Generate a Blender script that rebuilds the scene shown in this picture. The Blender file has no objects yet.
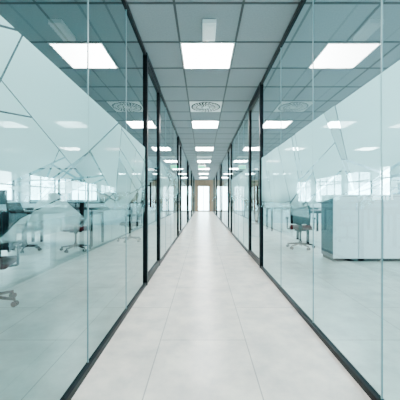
import bpy, bmesh, math, random
from mathutils import Vector, Matrix
random.seed(7)
scene=bpy.context.scene
COL=scene.collection
XL,XR=-0.67,0.85
H=2.70
YB,YE=-2.4,24.0
RL,RR=-7.2,7.6

# ------------------------------------------------------------ materials
def newmat(name):
    m=bpy.data.materials.new(name); m.use_nodes=True
    nt=m.node_tree; nt.nodes.clear()
    out=nt.nodes.new('ShaderNodeOutputMaterial')
    return m,nt,out
def pbr(name,col,rough=0.5,metal=0.0,noise=0.0,nscale=20,emit=None,bump=0.0,spec=0.5):
    m,nt,out=newmat(name)
    b=nt.nodes.new('ShaderNodeBsdfPrincipled')
    b.inputs['Roughness'].default_value=rough
    b.inputs['Metallic'].default_value=metal
    b.inputs['Specular IOR Level'].default_value=spec
    tc=nt.nodes.new('ShaderNodeTexCoord')
    n=nt.nodes.new('ShaderNodeTexNoise'); n.inputs['Scale'].default_value=nscale; n.inputs['Detail'].default_value=4
    nt.links.new(tc.outputs['Object'],n.inputs['Vector'])
    r=nt.nodes.new('ShaderNodeValToRGB')
    r.color_ramp.elements[0].position=0.3; r.color_ramp.elements[1].position=0.7
    r.color_ramp.elements[0].color=tuple(c*(1-noise) for c in col)+(1,)
    r.color_ramp.elements[1].color=tuple(min(1,c*(1+noise)) for c in col)+(1,)
    nt.links.new(n.outputs['Fac'],r.inputs['Fac'])
    nt.links.new(r.outputs['Color'],b.inputs['Base Color'])
    if bump:
        bp=nt.nodes.new('ShaderNodeBump'); bp.inputs['Strength'].default_value=bump
        nt.links.new(n.outputs['Fac'],bp.inputs['Height']); nt.links.new(bp.outputs['Normal'],b.inputs['Normal'])
    nt.links.new(b.outputs['BSDF'],out.inputs['Surface'])
    return m
def emis(name,col,s):
    m,nt,out=newmat(name)
    e=nt.nodes.new('ShaderNodeEmission'); e.inputs['Color'].default_value=col+(1,); e.inputs['Strength'].default_value=s
    nt.links.new(e.outputs[0],out.inputs['Surface']); return m
def mathn(nt,op,a,b=None):
    n=nt.nodes.new('ShaderNodeMath'); n.operation=op
    for i,v in enumerate((a,b)):
        if v is None: continue
        if isinstance(v,(int,float)): n.inputs[i].default_value=v
        else: nt.links.new(v,n.inputs[i])
    return n.outputs[0]
def fresnel_gloss(nt,out,under,f0,refl=(0.93,1,1),power=4.2):
    g=nt.nodes.new('ShaderNodeBsdfGlossy'); g.inputs['Roughness'].default_value=0.0; g.inputs['Color'].default_value=refl+(1,)
    lw=nt.nodes.new('ShaderNodeLayerWeight'); lw.inputs['Blend'].default_value=0.5
    p=mathn(nt,'POWER',lw.outputs['Facing'],power)
    f=mathn(nt,'MULTIPLY_ADD',p,1-f0)
    f.node.inputs[2].default_value=f0
    mx=nt.nodes.new('ShaderNodeMixShader')
    nt.links.new(f,mx.inputs[0]); nt.links.new(under,mx.inputs[1]); nt.links.new(g.outputs[0],mx.inputs[2])
    nt.links.new(mx.outputs[0],out.inputs['Surface'])
def glassmat(name,tint,f0=0.08):
    m,nt,out=newmat(name)
    t=nt.nodes.new('ShaderNodeBsdfTransparent'); t.inputs['Color'].default_value=tint+(1,)
    fresnel_gloss(nt,out,t.outputs[0],f0); return m
def filmmat(name,amp):
    m,nt,out=newmat(name)
    t=nt.nodes.new('ShaderNodeBsdfTransparent')
    d=nt.nodes.new('ShaderNodeBsdfDiffuse'); d.inputs['Color'].default_value=(0.64,1.0,0.99,1)
    tr=nt.nodes.new('ShaderNodeBsdfTranslucent'); tr.inputs['Color'].default_value=(0.68,1.0,1.0,1)
    mm=nt.nodes.new('ShaderNodeMixShader'); mm.inputs[0].default_value=0.42
    nt.links.new(d.outputs[0],mm.inputs[1]); nt.links.new(tr.outputs[0],mm.inputs[2])
    tc=nt.nodes.new('ShaderNodeTexCoord'); s=nt.nodes.new('ShaderNodeSeparateXYZ'); nt.links.new(tc.outputs['Object'],s.inputs[0])
    mr=nt.nodes.new('ShaderNodeMapRange'); mr.inputs['From Min'].default_value=0.8; mr.inputs['From Max'].default_value=1.65
    nt.links.new(s.outputs['Z'],mr.inputs['Value'])
    r=nt.nodes.new('ShaderNodeValToRGB'); cr=r.color_ramp
    cr.elements[0].position=0; cr.elements[0].color=(0.14,)*3+(1,)
    cr.elements[1].position=1; cr.elements[1].color=(0.97,)*3+(1,)
    e=cr.elements.new(0.18); e.color=(0.36,)*3+(1,)
    e=cr.elements.new(0.34); e.color=(0.66,)*3+(1,)
    e=cr.elements.new(0.62); e.color=(0.93,)*3+(1,)
    nt.links.new(mr.outputs[0],r.inputs['Fac'])
    f=mathn(nt,'MULTIPLY',r.outputs['Color'],amp)
    mx=nt.nodes.new('ShaderNodeMixShader')
    nt.links.new(f,mx.inputs[0]); nt.links.new(t.outputs[0],mx.inputs[1]); nt.links.new(mm.outputs[0],mx.inputs[2])
    fresnel_gloss(nt,out,mx.outputs[0],0.03,power=5.0); return m

def floormat():
    m,nt,out=newmat('stone_tile_floor')
    b=nt.nodes.new('ShaderNodeBsdfPrincipled')
    tc=nt.nodes.new('ShaderNodeTexCoord')
    mp=nt.nodes.new('ShaderNodeMapping'); mp.inputs['Location'].default_value=(0.18,0.3,0); mp.inputs['Rotation'].default_value=(0,0,math.pi/2)
    nt.links.new(tc.outputs['Object'],mp.inputs['Vector'])
    br=nt.nodes.new('ShaderNodeTexBrick')
    br.inputs['Scale'].default_value=1; br.inputs['Brick Width'].default_value=1.2; br.inputs['Row Height'].default_value=0.6
    br.inputs['Mortar Size'].default_value=0.004; br.inputs['Mortar Smooth'].default_value=0.3
    br.inputs['Color1'].default_value=(0.93,0.83,0.73,1); br.inputs['Color2'].default_value=(0.98,0.88,0.78,1); br.inputs['Mortar'].default_value=(0.50,0.43,0.38,1)
    nt.links.new(mp.outputs[0],br.inputs['Vector'])
    n=nt.nodes.new('ShaderNodeTexNoise'); n.inputs['Scale'].default_value=4; n.inputs['Detail'].default_value=9; n.inputs['Roughness'].default_value=0.65
    nt.links.new(tc.outputs['Object'],n.inputs['Vector'])
    r=nt.nodes.new('ShaderNodeValToRGB'); r.color_ramp.elements[0].position=0.35; r.color_ramp.elements[1].position=0.62
    r.color_ramp.elements[0].color=(0.70,0.71,0.73,1); r.color_ramp.elements[1].color=(1,1,1,1)
    nt.links.new(n.outputs['Fac'],r.inputs['Fac'])
    mx=nt.nodes.new('ShaderNodeMixRGB'); mx.blend_type='MULTIPLY'; mx.inputs[0].default_value=1
    nt.links.new(br.outputs['Color'],mx.inputs[1]); nt.links.new(r.outputs['Color'],mx.inputs[2])
    nt.links.new(mx.outputs[0],b.inputs['Base Color'])
    b.inputs['Roughness'].default_value=0.28
    bp=nt.nodes.new('ShaderNodeBump'); bp.inputs['Strength'].default_value=0.08; bp.inputs['Distance'].default_value=0.01
    nt.links.new(n.outputs['Fac'],bp.inputs['Height']); nt.links.new(bp.outputs['Normal'],b.inputs['Normal'])
    nt.links.new(b.outputs[0],out.inputs['Surface']); return m

M_floor=floormat()
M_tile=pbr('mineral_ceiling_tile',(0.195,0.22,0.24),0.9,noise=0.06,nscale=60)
M_grid=pbr('ceiling_grid_metal',(0.022,0.028,0.032),0.5)
M_black=pbr('black_aluminium',(0.002,0.004,0.006),0.4,noise=0.1,spec=0.10)
M_white=pbr('white_paint',(0.56,0.72,0.75),0.6,noise=0.02,nscale=4)
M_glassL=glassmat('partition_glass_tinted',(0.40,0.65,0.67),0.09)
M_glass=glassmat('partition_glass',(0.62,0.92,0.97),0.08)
M_glassd=glassmat('door_glass',(0.74,0.94,0.97))
M_edge=pbr('glass_joint',(0.20,0.32,0.34),0.3)
M_film=filmmat('frosted_film',1.0)
M_film2=filmmat('frosted_film_light',0.6)
M_panel=emis('led_panel_light',(0.99,0.985,0.97),66)
M_lac=pbr('cabinet_lacquer',(0.88,0.88,0.88),0.3,noise=0.02)
M_dtop=pbr('dark_desk_laminate',(0.04,0.045,0.05),0.5,noise=0.1)
M_cabs=pbr('cabinet_side_grey',(0.08,0.09,0.10),0.4)
M_plas=pbr('black_plastic',(0.004,0.005,0.006),0.45,noise=0.2,spec=0.15)
M_fab=pbr('dark_fabric',(0.004,0.005,0.008),0.9,noise=0.3,nscale=120,spec=0.1)
M_red=pbr('red_fabric',(0.11,0.005,0.009),0.85,noise=0.2,nscale=120,spec=0.1)
M_chrome=pbr('brushed_steel',(0.6,0.62,0.64),0.25,metal=1)
M_wplas=pbr('white_plastic',(0.82,0.84,0.84),0.4)
M_wood=pbr('brown_wood',(0.26,0.15,0.09),0.5,noise=0.2,nscale=8)
M_leaf=pbr('leaf_green',(0.02,0.07,0.02),0.5,noise=0.4,nscale=10)
M_soil=pbr('soil',(0.05,0.035,0.02),0.9,noise=0.3)
M_screen=pbr('monitor_screen',(0.02,0.03,0.04),0.15)
M_green=emis('exit_sign_green',(0.05,0.75,0.35),4.0)

# ------------------------------------------------------------ mesh helpers
def obj(name,bm,mats,parent=None,smooth=False,loc=None,rotz=0):
    me=bpy.data.meshes.new(name); bm.normal_update(); bm.to_mesh(me); bm.free()
    if not isinstance(mats,(list,tuple)): mats=[mats]
    for m in mats: me.materials.append(m)
    if smooth:
        for p in me.polygons: p.use_smooth=True
    o=bpy.data.objects.new(name,me); COL.objects.link(o)
    if parent: o.parent=parent
    if loc: o.location=loc
    o.rotation_euler[2]=rotz
    return o
def empty(name,loc=(0,0,0),rotz=0,parent=None):
    e=bpy.data.objects.new(name,None); e.empty_display_size=0.1; COL.objects.link(e); e.location=loc; e.rotation_euler[2]=rotz
    if parent: e.parent=parent
    return e
def addbox(bm,x0,x1,y0,y1,z0,z1,mi=0,bev=0):
    vs=[bm.verts.new((x,y,z)) for x in (x0,x1) for y in (y0,y1) for z in (z0,z1)]
    idx=[(0,1,3,2),(4,6,7,5),(0,4,5,1),(2,3,7,6),(0,2,6,4),(1,5,7,3)]
    fs=[bm.faces.new([vs[i] for i in q]) for q in idx]
    for f in fs: f.material_index=mi
    if bev:
        es=list({e for f in fs for e in f.edges})
        r=bmesh.ops.bevel(bm,geom=es,offset=bev,segments=2,affect='EDGES',profile=0.5)
        for f in r['faces']: f.material_index=mi
def addcyl(bm,p0,p1,r0,r1=None,seg=16,mi=0):
    r1=r0 if r1 is None else r1
    p0=Vector(p0);p1=Vector(p1); d=p1-p0
    q=d.to_track_quat('Z','Y').to_matrix().to_4x4()
    mat=Matrix.Translation((p0+p1)/2)@q
    r=bmesh.ops.create_cone(bm,cap_ends=True,segments=seg,radius1=r0,radius2=r1,depth=d.length,matrix=mat)
    for v in r['verts']:
        for f in v.link_faces: f.material_index=mi
def box(name,x0,x1,y0,y1,z0,z1,m,parent=None,bev=0):
    bm=bmesh.new(); addbox(bm,x0,x1,y0,y1,z0,z1,0,bev); return obj(name,bm,m,parent)

# ------------------------------------------------------------ shell
box('floor',RL-0.2,RR+0.2,YB-0.2,YE+0.2,-0.15,0,M_floor)
GX0=-0.25; GY0=3.03
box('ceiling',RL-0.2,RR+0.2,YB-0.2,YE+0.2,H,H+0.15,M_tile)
bm=bmesh.new()
x=GX0-0.6*11
while x<RR:
    if x>RL: addbox(bm,x-0.011,x+0.011,YB,YE,H-0.004,H)
    x+=0.6
y=GY0-0.6*9
while y<YE:
    if y>YB: addbox(bm,RL,RR,y-0.011,y+0.011,H-0.0045,H)
    y+=0.6
obj('trim_1',bm,M_grid)

# outer walls with windows
wn=[0]
def window_wall_x(name,x,side,wins,z0,z1):
    t=0.2*side; xa,xb=min(x,x+t),max(x,x+t)
    bm=bmesh.new()
    addbox(bm,xa,xb,YB,YE,0,z0); addbox(bm,xa,xb,YB,YE,z1,H)
    ys=[YB]
    for a,b in wins: ys+= [a,b]
    ys.append(YE)
    for i in range(0,len(ys),2):
        if ys[i+1]-ys[i]>0.01: addbox(bm,xa,xb,ys[i],ys[i+1],z0,z1)
    obj(name,bm,M_white)
    for a,b in wins:
        wn[0]+=1
        e=empty('window_%d'%wn[0])
        bm=bmesh.new(); f=0.05; xm=x+t*0.5
        addbox(bm,xm-.03,xm+.03,a,b,z0,z0+f); addbox(bm,xm-.03,xm+.03,a,b,z1-f,z1)
        addbox(bm,xm-.03,xm+.03,a,a+f,z0,z1); addbox(bm,xm-.03,xm+.03,b-f,b,z0,z1)
        n=max(1,int(round((b-a)/1.1)))
        for k in range(1,n):
            yy=a+(b-a)*k/n; addbox(bm,xm-.025,xm+.025,yy-.025,yy+.025,z0,z1)
        addbox(bm,xm-.025,xm+.025,a,b,z1-0.55,z1-0.5)
        obj('frame',bm,M_black,e)
wL=[(-1.5,1.2),(5.2,8.4),(8.8,10.8),(11.4,15.0),(15.4,19.4),(19.8,23.2)]
wR=[(-2.0,1.2),(1.6,4.8),(5.2,8.4),(8.8,10.8),(11.4,15.0),(15.4,19.4),(19.8,23.2)]
window_wall_x('wall_left',RL,-1,wL,0.95,2.1)
window_wall_x('wall_right',RR,1,wR,0.85,2.45)
box('wall_back',RL,RR,YB-0.2,YB,0,H,M_white)

def cross(name,y,x0,x1,z0,z1,n):
    bm=bmesh.new()
    addbox(bm,x0,x1,y,y+0.12,0,z0); addbox(bm,x0,x1,y,y+0.12,z1,H)
    addbox(bm,x0,x0+0.35,y,y+0.12,z0,z1); addbox(bm,x1-0.35,x1,y,y+0.12,z0,z1)
    obj(name,bm,M_white)
    wn[0]+=1
    e=empty('window_%d'%wn[0]); bm=bmesh.new()
    a,b=x0+0.35,x1-0.35
    for k in range(n+1):
        xx=a+(b-a)*k/n; addbox(bm,xx-.03,xx+.03,y+.03,y+.09,z0,z1)
    addbox(bm,a,b,y+.03,y+.09,z0,z0+.05); addbox(bm,a,b,y+.03,y+.09,z1-.05,z1)
    addbox(bm,a,b,y+.035,y+.085,z1-.5,z1-.46)
    obj('frame',bm,M_black,e)
    bm=bmesh.new(); vs=[bm.verts.new(p) for p in((a,y+.06,z0),(b,y+.06,z0),(b,y+.06,z1),(a,y+.06,z1))]; bm.faces.new(vs)
    obj('pane',bm,M_glassd,e)
cross('wall_partition_left',11.0,RL,XL-0.03,0.85,2.25,5)
cross('wall_partition_right',12.0,XR+0.03,RR,0.85,2.25,5)

EY=YE-0.15
bm=bmesh.new()
addbox(bm,RL,-0.45,EY,YE,0,H); addbox(bm,0.55,RR,EY,YE,0,H); addbox(bm,-0.45,0.55,EY,YE,2.2,H)
obj('wall_end',bm,M_wood)
dn=[0]
def new_door():
    dn[0]+=1; return empty('door_%d'%dn[0])
e=new_door()
bm=bmesh.new(); yy=EY+0.05
addbox(bm,-0.45,-0.39,yy,yy+.06,0,2.2);addbox(bm,0.49,0.55,yy,yy+.06,0,2.2);addbox(bm,-0.39,0.49,yy,yy+.06,2.14,2.2);addbox(bm,0.03,0.07,yy,yy+.06,0,2.14);addbox(bm,-0.39,0.49,yy,yy+.06,0,0.10)
obj('frame',bm,M_wood,e)
bm=bmesh.new(); bm.faces.new([bm.verts.new(p) for p in((-.39,yy+.03,.10),(.49,yy+.03,.10),(.49,yy+.03,2.14),(-.39,yy+.03,2.14))])
obj('pane',bm,M_glassd,e)

# ------------------------------------------------------------ glass partitions
def pane(x,y0,y1,z0,z1,m,parent,name='pane'):
    bm=bmesh.new(); bm.faces.new([bm.verts.new(p) for p in((x,y0,z0),(x,y1,z0),(x,y1,z1),(x,y0,z1))])
    return obj(name,bm,m,parent)
def split(poly,p,n):
    def side(v): return (v[0]-p[0])*n[0]+(v[1]-p[1])*n[1]
    A,B=[],[]
    for i in range(len(poly)):
        a=poly[i]; b=poly[(i+1)%len(poly)]; sa,sb=side(a),side(b)
        if sa>=0: A.append(a)
        if sa<=0: B.append(a)
        if sa*sb<0:
            t=sa/(sa-sb); q=(a[0]+(b[0]-a[0])*t,a[1]+(b[1]-a[1])*t); A.append(q);B.append(q)
    return A,B
def inset(poly,d):
    cx=sum(p[0] for p in poly)/len(poly); cy=sum(p[1] for p in poly)/len(poly)
    res=poly[:]
    for i in range(len(poly)):
        a=poly[i]; b=poly[(i+1)%len(poly)]
        ex,ey=b[0]-a[0],b[1]-a[1]; L=math.hypot(ex,ey)
        if L<1e-6: continue
        n=(-ey/L,ex/L)
        if (cx-a[0])*n[0]+(cy-a[1])*n[1]<0: n=(-n[0],-n[1])
        res,_=split(res,(a[0]+n[0]*d,a[1]+n[1]*d),n)
        if len(res)<3: return None
    return res
def shards(x,y0,y1,z0,z1,parent,seed):
    rnd=random.Random(seed)
    polys=[[(y0,z0),(y1,z0),(y1,z1),(y0,z1)]]
    ncut=int(11*(y1-y0)/1.2)+4
    for k in range(ncut):
        c=(rnd.uniform(y0,y1),rnd.uniform(z0,z1) if k%4==0 else rnd.uniform(z0,z0+0.35)); a=rnd.choice([rnd.uniform(0.1,0.6),rnd.uniform(2.5,3.05),rnd.uniform(0.9,1.3)])
        n=(-math.sin(a),math.cos(a)); R=rnd.uniform(0.3,0.8); new=[]
        for p in polys:
            mx=sum(q[0] for q in p)/len(p); mz=sum(q[1] for q in p)/len(p)
            if math.hypot(mx-c[0],mz-c[1])<R:
                A,B=split(p,c,n)
                for q in(A,B):
                    if len(q)>=3: new.append(q)
            else: new.append(p)
        polys=new
    bm=bmesh.new()
    for p in polys:
        q=inset(p,rnd.choice([0.003,0.005,0.008]))
        if not q: continue
        mz=sum(v[1] for v in q)/len(q)
        r=rnd.random()
        if mz<z0+0.18 and r<0.35: continue
        try: f=bm.faces.new([bm.verts.new((x,v[0],v[1])) for v in q])
        except ValueError: continue
        f.material_index=1 if r>0.85 else 0
    obj('frosted_film',bm,[M_film,M_film2],parent)
def partition(name,x,sgn,doors,joints,seed):
    """sgn: direction to the room side. doors list of (y0,y1)."""
    e=empty(name)
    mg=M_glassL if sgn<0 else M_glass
    cuts=[YB]
    for a,b in doors: cuts+=[a,b]
    cuts.append(EY)
    ch=0.016
    bm=bmesh.new()
    jb=bmesh.new()
    for i in range(0,len(cuts),2):
        a,b=cuts[i],cuts[i+1]
        addbox(bm,x-ch,x+ch,a,b,0,0.035)
        addbox(bm,x-ch,x+ch,a,b,H-0.04,H-0.005)
        if a>YB+.1: addbox(bm,x-.025,x+.025,a,a+0.045,0,H-.005)
        if b<YE-.8: addbox(bm,x-.025,x+.025,b-0.045,b,0,H-.005)
        js=[j for j in joints if a+.3<j<b-.3]
        if i>0:
            n=max(1,int(round((b-a)/0.9))); js=[a+(b-a)*k/n for k in range(1,n)]
        bounds=[a]+js+[b]
        for j in js: addbox(jb,x-0.004,x+0.004,j-0.002,j+0.002,0.045,H-0.05)
        for k in range(len(bounds)-1):
            pane(x,bounds[k],bounds[k+1],0.03,H-0.035,mg,e)
        shards(x-0.004*sgn,a+(0.06 if a>YB+.1 else 0),b-0.06,0.84,1.60,e,seed+i)
    obj('channel',bm,M_black,e); obj('joint',jb,M_edge,e)
    for a,b in doors:
        d=new_door()
        bm=bmesh.new()
        addbox(bm,x-.025,x+.025,a,b,H-0.06,H-.005)
        t=0.04
        addbox(bm,x-.02,x+.02,a+.005,a+t,0.01,H-.065); addbox(bm,x-.02,x+.02,b-t,b-.005,0.01,H-.065)
        addbox(bm,x-.02,x+.02,a+t,b-t,0.01,0.09); addbox(bm,x-.02,x+.02,a+t,b-t,H-.12,H-.065)
        obj('frame',bm,M_black,d)
        pane(x,a+t,b-t,0.09,H-.12,M_glassd,d)
        bm=bmesh.new()
        for s in(-1,1):
            addcyl(bm,(x+s*.05,a+0.03,0.9),(x+s*.05,a+0.03,1.2),0.011)
            addcyl(bm,(x+s*.018,a+0.03,0.94),(x+s*.05,a+0.03,0.94),0.008)
            addcyl(bm,(x+s*.018,a+0.03,1.16),(x+s*.05,a+0.03,1.16),0.008)
        obj('handle',bm,M_plas,d)
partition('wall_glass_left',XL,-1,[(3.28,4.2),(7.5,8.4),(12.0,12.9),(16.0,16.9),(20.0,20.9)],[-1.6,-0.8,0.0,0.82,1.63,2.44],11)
partition('wall_glass_right',XR,1,[(4.1,5.05),(8.4,9.3),(13.0,13.9),(17.0,17.9),(21.0,21.9)],[-1.9,-1.1,-0.3,0.5,1.33,2.16,3.05],57)

# ------------------------------------------------------------ ceiling lights
def light_panel(cx,cy):
    e=empty('ceiling_light_panel',(cx,cy,H))
    bm=bmesh.new()
    for (a,b,c,d) in((-.298,-.28,-.298,.298),(.28,.298,-.298,.298),(-.28,.28,-.298,-.28),(-.28,.28,.28,.298)):
        addbox(bm,a,b,c,d,-0.010,-0.0046)
    obj('frame',bm,M_wplas,e)
    bm=bmesh.new(); addbox(bm,-.28,.28,-.28,.28,-.009,-.0047); obj('diffuser',bm,M_panel,e)
CX=GX0+0.3; CY=GY0+0.3
for k in range(-1,7):
    light_panel(CX,CY+3*k)
for xx in (CX-3.0,CX-5.4):
    for k in(1,3,5): light_panel(xx,CY+3*k)
for xx in (CX+3.0,CX+5.4):
    for k in(-1,1,2,4,5): light_panel(xx,CY+3*k)
def diffuser(cx,cy):
    e=empty('air_diffuser',(cx,cy,H))
    bm=bmesh.new()
    addbox(bm,-.285,.285,-.285,.285,-.008,-.0046)
    obj('plate',bm,M_wplas,e)
    bm=bmesh.new()
    addcyl(bm,(0,0,-.0081),(0,0,-.010),.265,seg=48)
    obj('recess',bm,M_black,e)
    bm=bmesh.new()
    for ring,(r0,r1) in enumerate(((.08,.145),(.175,.24))):
        nn=24 if ring else 16
        for k in range(nn):
            a=2*math.pi*k/nn; da=math.pi/nn*0.8; sk=0.12 if ring else 0.2
            pts=[(r0,a),(r1,a+sk),(r1,a+sk+da),(r0,a+da)]
            top=[bm.verts.new((r*math.cos(t),r*math.sin(t),-.0101)) for r,t in pts]
            bot=[bm.verts.new((r*math.cos(t),r*math.sin(t),-.016)) for r,t in pts]
            bm.faces.new(top); bm.faces.new(bot[::-1])
            for i in range(4): bm.faces.new((top[i],bot[i],bot[(i+1)%4],top[(i+1)%4]))
    addcyl(bm,(0,0,-.0101),(0,0,-.018),.06,seg=32)
    N=48
    for r0,r1 in((.150,.160),):
        for k in range(N):
            a0=2*math.pi*k/N;a1=2*math.pi*(k+1)/N
            P=[(r*math.cos(a),r*math.sin(a),-.017) for r,a in((r0,a0),(r1,a0),(r1,a1),(r0,a1))]
            bm.faces.new([bm.verts.new(p) for p in P])
    obj('vanes',bm,M_wplas,e)
for yy in (CY+1.8,CY+7.8,CY+13.8,CY-4.2): diffuser(CX,yy)
e=empty('emergency_light',(0.06,2.79,H))
bm=bmesh.new(); addbox(bm,-.065,.065,-.15,.15,-.045,0,0,0.006); obj('housing',bm,M_wplas,e)
bm=bmesh.new(); addbox(bm,-.045,.045,-.12,.12,-.052,-.045,0,0.003); obj('lens',bm,M_lac,e)
e=empty('exit_sign',(-0.05,12.5,H))
bm=bmesh.new(); addbox(bm,-.16,.16,-.02,.02,-.32,-.16,0,.004); obj('housing',bm,M_wplas,e)
bm=bmesh.new(); addbox(bm,-.15,.15,-.024,-.0201,-.31,-.17); obj('face',bm,M_green,e)
bm=bmesh.new(); addcyl(bm,(-.1,0,-.16),(-.1,0,0),.005);addcyl(bm,(.1,0,-.16),(.1,0,0),.005); obj('rods',bm,M_chrome,e)

# ------------------------------------------------------------ furniture
def chair(x,y,rot,red=True,scale=1.0):
    e=empty('office_chair',(x,y,0),rot)
    bm=bmesh.new()
    for k in range(5):
        a=2*math.pi*k/5+0.3; c,s=math.cos(a),math.sin(a)
        addcyl(bm,(0.03*c,0.03*s,0.11),(0.29*c,0.29*s,0.075),0.022,0.014,10)
        tx,ty=-s,c
        for o in(-.018,.018):
            p=Vector((0.29*c+tx*o,0.29*s+ty*o,0.03))
            addcyl(bm,p-Vector((tx,ty,0))*0.009,p+Vector((tx,ty,0))*0.009,0.03,seg=16)
        addcyl(bm,(0.29*c,0.29*s,0.03),(0.29*c,0.29*s,0.09),0.008,seg=8)
    addcyl(bm,(0,0,0.08),(0,0,0.16),0.035); 
    obj('base',bm,M_plas,e)
    bm=bmesh.new(); addcyl(bm,(0,0,.16),(0,0,.40),.02); obj('gas_lift',bm,M_plas,e)
    bm=bmesh.new(); addbox(bm,-.24,.24,-.24,.24,.43,.50,0,.03); o=obj('seat',bm,M_red if red else M_fab,e,True)
    bm=bmesh.new(); addbox(bm,-.12,.12,-.12,.14,.395,.43,0,.01); addbox(bm,-.03,.03,-.30,-.1,.39,.42,0,.005); 
    addbox(bm,-.035,.035,-.315,-.285,.39,.72,0,.008)
    obj('mechanism',bm,M_plas,e)
    bm=bmesh.new(); nx,nz=10,10; g={}
    for s_,off in((0,0.0),(1,0.045)):
        for i in range(nx+1):
            for j in range(nz+1):
                u=i/nx*2-1; v=j/nz
                w=0.22*(1-0.18*v**3)*(1-0.1*(1-v)**3)
                yv=-.28+0.06*u*u-0.05*math.sin(v*math.pi)*-1*0.5-0.09*v
                g[s_,i,j]=bm.verts.new((u*w,yv+off*(1-0.6*max(abs(u),abs(2*v-1))**4),0.56+v*0.46))
    for s_ in(0,1):
        for i in range(nx):
            for j in range(nz):
                q=[g[s_,i,j],g[s_,i+1,j],g[s_,i+1,j+1],g[s_,i,j+1]]
                bm.faces.new(q if s_==0 else q[::-1])
    for i in range(nx):
        bm.faces.new([g[0,i,0],g[1,i,0],g[1,i+1,0],g[0,i+1,0]]); bm.faces.new([g[0,i,nz],g[0,i+1,nz],g[1,i+1,nz],g[1,i,nz]])
    for j in range(nz):
        bm.faces.new([g[0,0,j],g[0,0,j+1],g[1,0,j+1],g[1,0,j]]); bm.faces.new([g[0,nx,j],g[1,nx,j],g[1,nx,j+1],g[0,nx,j+1]])
    obj('backrest',bm,M_fab,e,True)
    bm=bmesh.new()
    for s in(-1,1):
        addcyl(bm,(s*.20,0,.42),(s*.28,0,.43),.013,seg=8); addcyl(bm,(s*.28,0,.43),(s*.28,-.02,.66),.014,seg=8)
        addbox(bm,s*.28-.035,s*.28+.035,-.14,.12,.66,.69,0,.01)
    obj('armrests',bm,M_plas,e)
    e.scale=(scale,)*3
    return e
def desk(x,y,w=1.6,d=0.8,rot=0,monitors=1,top=None):
    e=empty('office_desk',(x,y,0),rot)
    bm=bmesh.new(); addbox(bm,-w/2,w/2,-d/2,d/2,.72,.75,0,.004); obj('top',bm,top or M_lac,e)
    bm=bmesh.new()
    for s in(-1,1):
        for t in(-1,1): addbox(bm,s*(w/2-.08)-.025,s*(w/2-.08)+.025,t*(d/2-.06)-.025,t*(d/2-.06)+.025,0,.72)
        addbox(bm,s*(w/2-.08)-.02,s*(w/2-.08)+.02,-d/2+.085,d/2-.085,.67,.719)
    addbox(bm,-w/2+.11,w/2-.11,-.02,.02,.67,.719)
    obj('legs',bm,M_plas,e)
    for k in range(monitors):
        mx=(k-(monitors-1)/2)*0.7
        m=empty('computer_monitor',(x+mx*math.cos(rot),y+mx*math.sin(rot),.75),rot)
        bm=bmesh.new(); addbox(bm,-.12,.12,.02,.20,0,.012,0,.004); addbox(bm,-.02,.02,.115,.135,.012,.25); addbox(bm,-.27,.27,.08,.115,.14,.47,0,.006); obj('body',bm,M_plas,m)
        bm=bmesh.new(); addbox(bm,-.26,.26,.078,.0799,.15,.46); obj('screen',bm,M_screen,m)
    return e
# left room
chair(-2.0,2.6,math.radians(200),True,0.86)
for dx,dy,mm in((-3.1,6.3,0),(-4.75,6.3,1),(-3.1,9.0,1),(-4.75,9.0,1)): desk(dx,dy,1.6,.8,0,mm,M_dtop)
chair(-2.5,5.5,math.radians(25),True,.92); chair(-3.45,5.45,math.radians(-15),False,.92); chair(-4.9,5.45,math.radians(10),False,.92); chair(-1.75,6.7,math.radians(100),False,.92)
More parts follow.
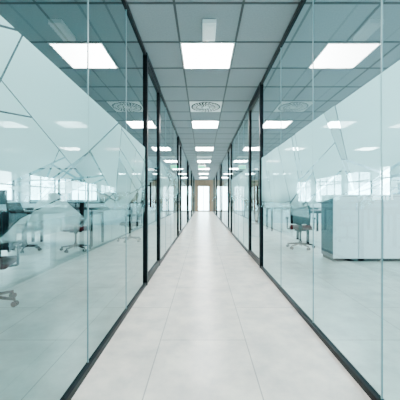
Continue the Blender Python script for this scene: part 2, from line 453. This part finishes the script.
# right room
chair(2.0,5.75,math.radians(-20),True,.92)
desk(3.0,6.7,1.4,.8,0,0,M_dtop); desk(2.9,9.2,1.6,.8,0,1,M_dtop)
def cabinet(x0):
    w=0.8; e=empty('storage_cabinet',(x0,4.47,0))
    bm=bmesh.new(); addbox(bm,0,w,0.022,.46,.05,1.05); obj('carcass',bm,M_cabs,e)
    bm=bmesh.new(); addbox(bm,0.02,w-.02,.05,.44,0,.05); obj('plinth',bm,M_plas,e)
    bm=bmesh.new(); addbox(bm,-.0,w,-.005,.465,1.05,1.075,0,.003); obj('top',bm,M_lac,e)
    for i in(0,1):
        bm=bmesh.new(); addbox(bm,i*w/2+.004,(i+1)*w/2-.004,0,.02,.055,1.045,0,.002); obj('door_leaf',bm,M_lac,e)
        bm=bmesh.new(); hx=w/2+(-.04 if i==0 else .04); addcyl(bm,(hx,-.02,.82),(hx,-.02,.94),.005,seg=8); addcyl(bm,(hx,-.02,.83),(hx,0,.83),.004,seg=8);addcyl(bm,(hx,-.02,.93),(hx,0,.93),.004,seg=8); obj('handle',bm,M_chrome,e)
for i in range(3): cabinet(2.08+i*0.802)
def plant(x,y,h=1.5):
    e=empty('potted_plant',(x,y,0))
    bm=bmesh.new(); addcyl(bm,(0,0,0),(0,0,.34),.12,.17,24); obj('pot',bm,M_wplas,e)
    bm=bmesh.new(); addcyl(bm,(0,0,.34),(0,0,.345),.15,.15,24); obj('soil',bm,M_soil,e)
    rnd=random.Random(3); bs=bmesh.new(); bl=bmesh.new()
    for k in range(6):
        a=k*1.05; tip=Vector((.16*math.cos(a),.16*math.sin(a),h*rnd.uniform(.7,1)))
        addcyl(bs,(.02*math.cos(a),.02*math.sin(a),.345),tip,.009,.004,6)
        for j in range(13):
            t=.3+.7*j/12; p=Vector((.02*math.cos(a),.02*math.sin(a),.345)).lerp(tip,t)
            b=rnd.uniform(0,6.28); el=rnd.uniform(-.3,.7); L=rnd.uniform(.14,.22); d=Vector((math.cos(b)*math.cos(el),math.sin(b)*math.cos(el),math.sin(el)))
            sd=d.cross(Vector((0,0,1))).normalized()*L*.22
            v=[bl.verts.new(q) for q in(p,p+d*L*.45+sd+Vector((0,0,.01)),p+d*L-Vector((0,0,.03)),p+d*L*.45-sd+Vector((0,0,.01)))]
            bl.faces.new(v)
    obj('stems',bs,M_wood,e); obj('leaves',bl,M_leaf,e)
plant(1.45,7.6,1.7)

# ------------------------------------------------------------ world
w=bpy.data.worlds.new('sky'); scene.world=w; w.use_nodes=True
nt=w.node_tree; bg=nt.nodes['Background']; bg.inputs['Color'].default_value=(0.84,0.95,1,1); bg.inputs['Strength'].default_value=25.0

cam=bpy.data.cameras.new('camera'); cam.sensor_width=36; cam.lens=25.2; cam.shift_x=-0.0075; cam.shift_y=0.0; cam.clip_start=0.02
co=bpy.data.objects.new('camera',cam); COL.objects.link(co); co.location=(0,0,0.99); co.rotation_euler=(math.pi/2,0,0)
scene.camera=co
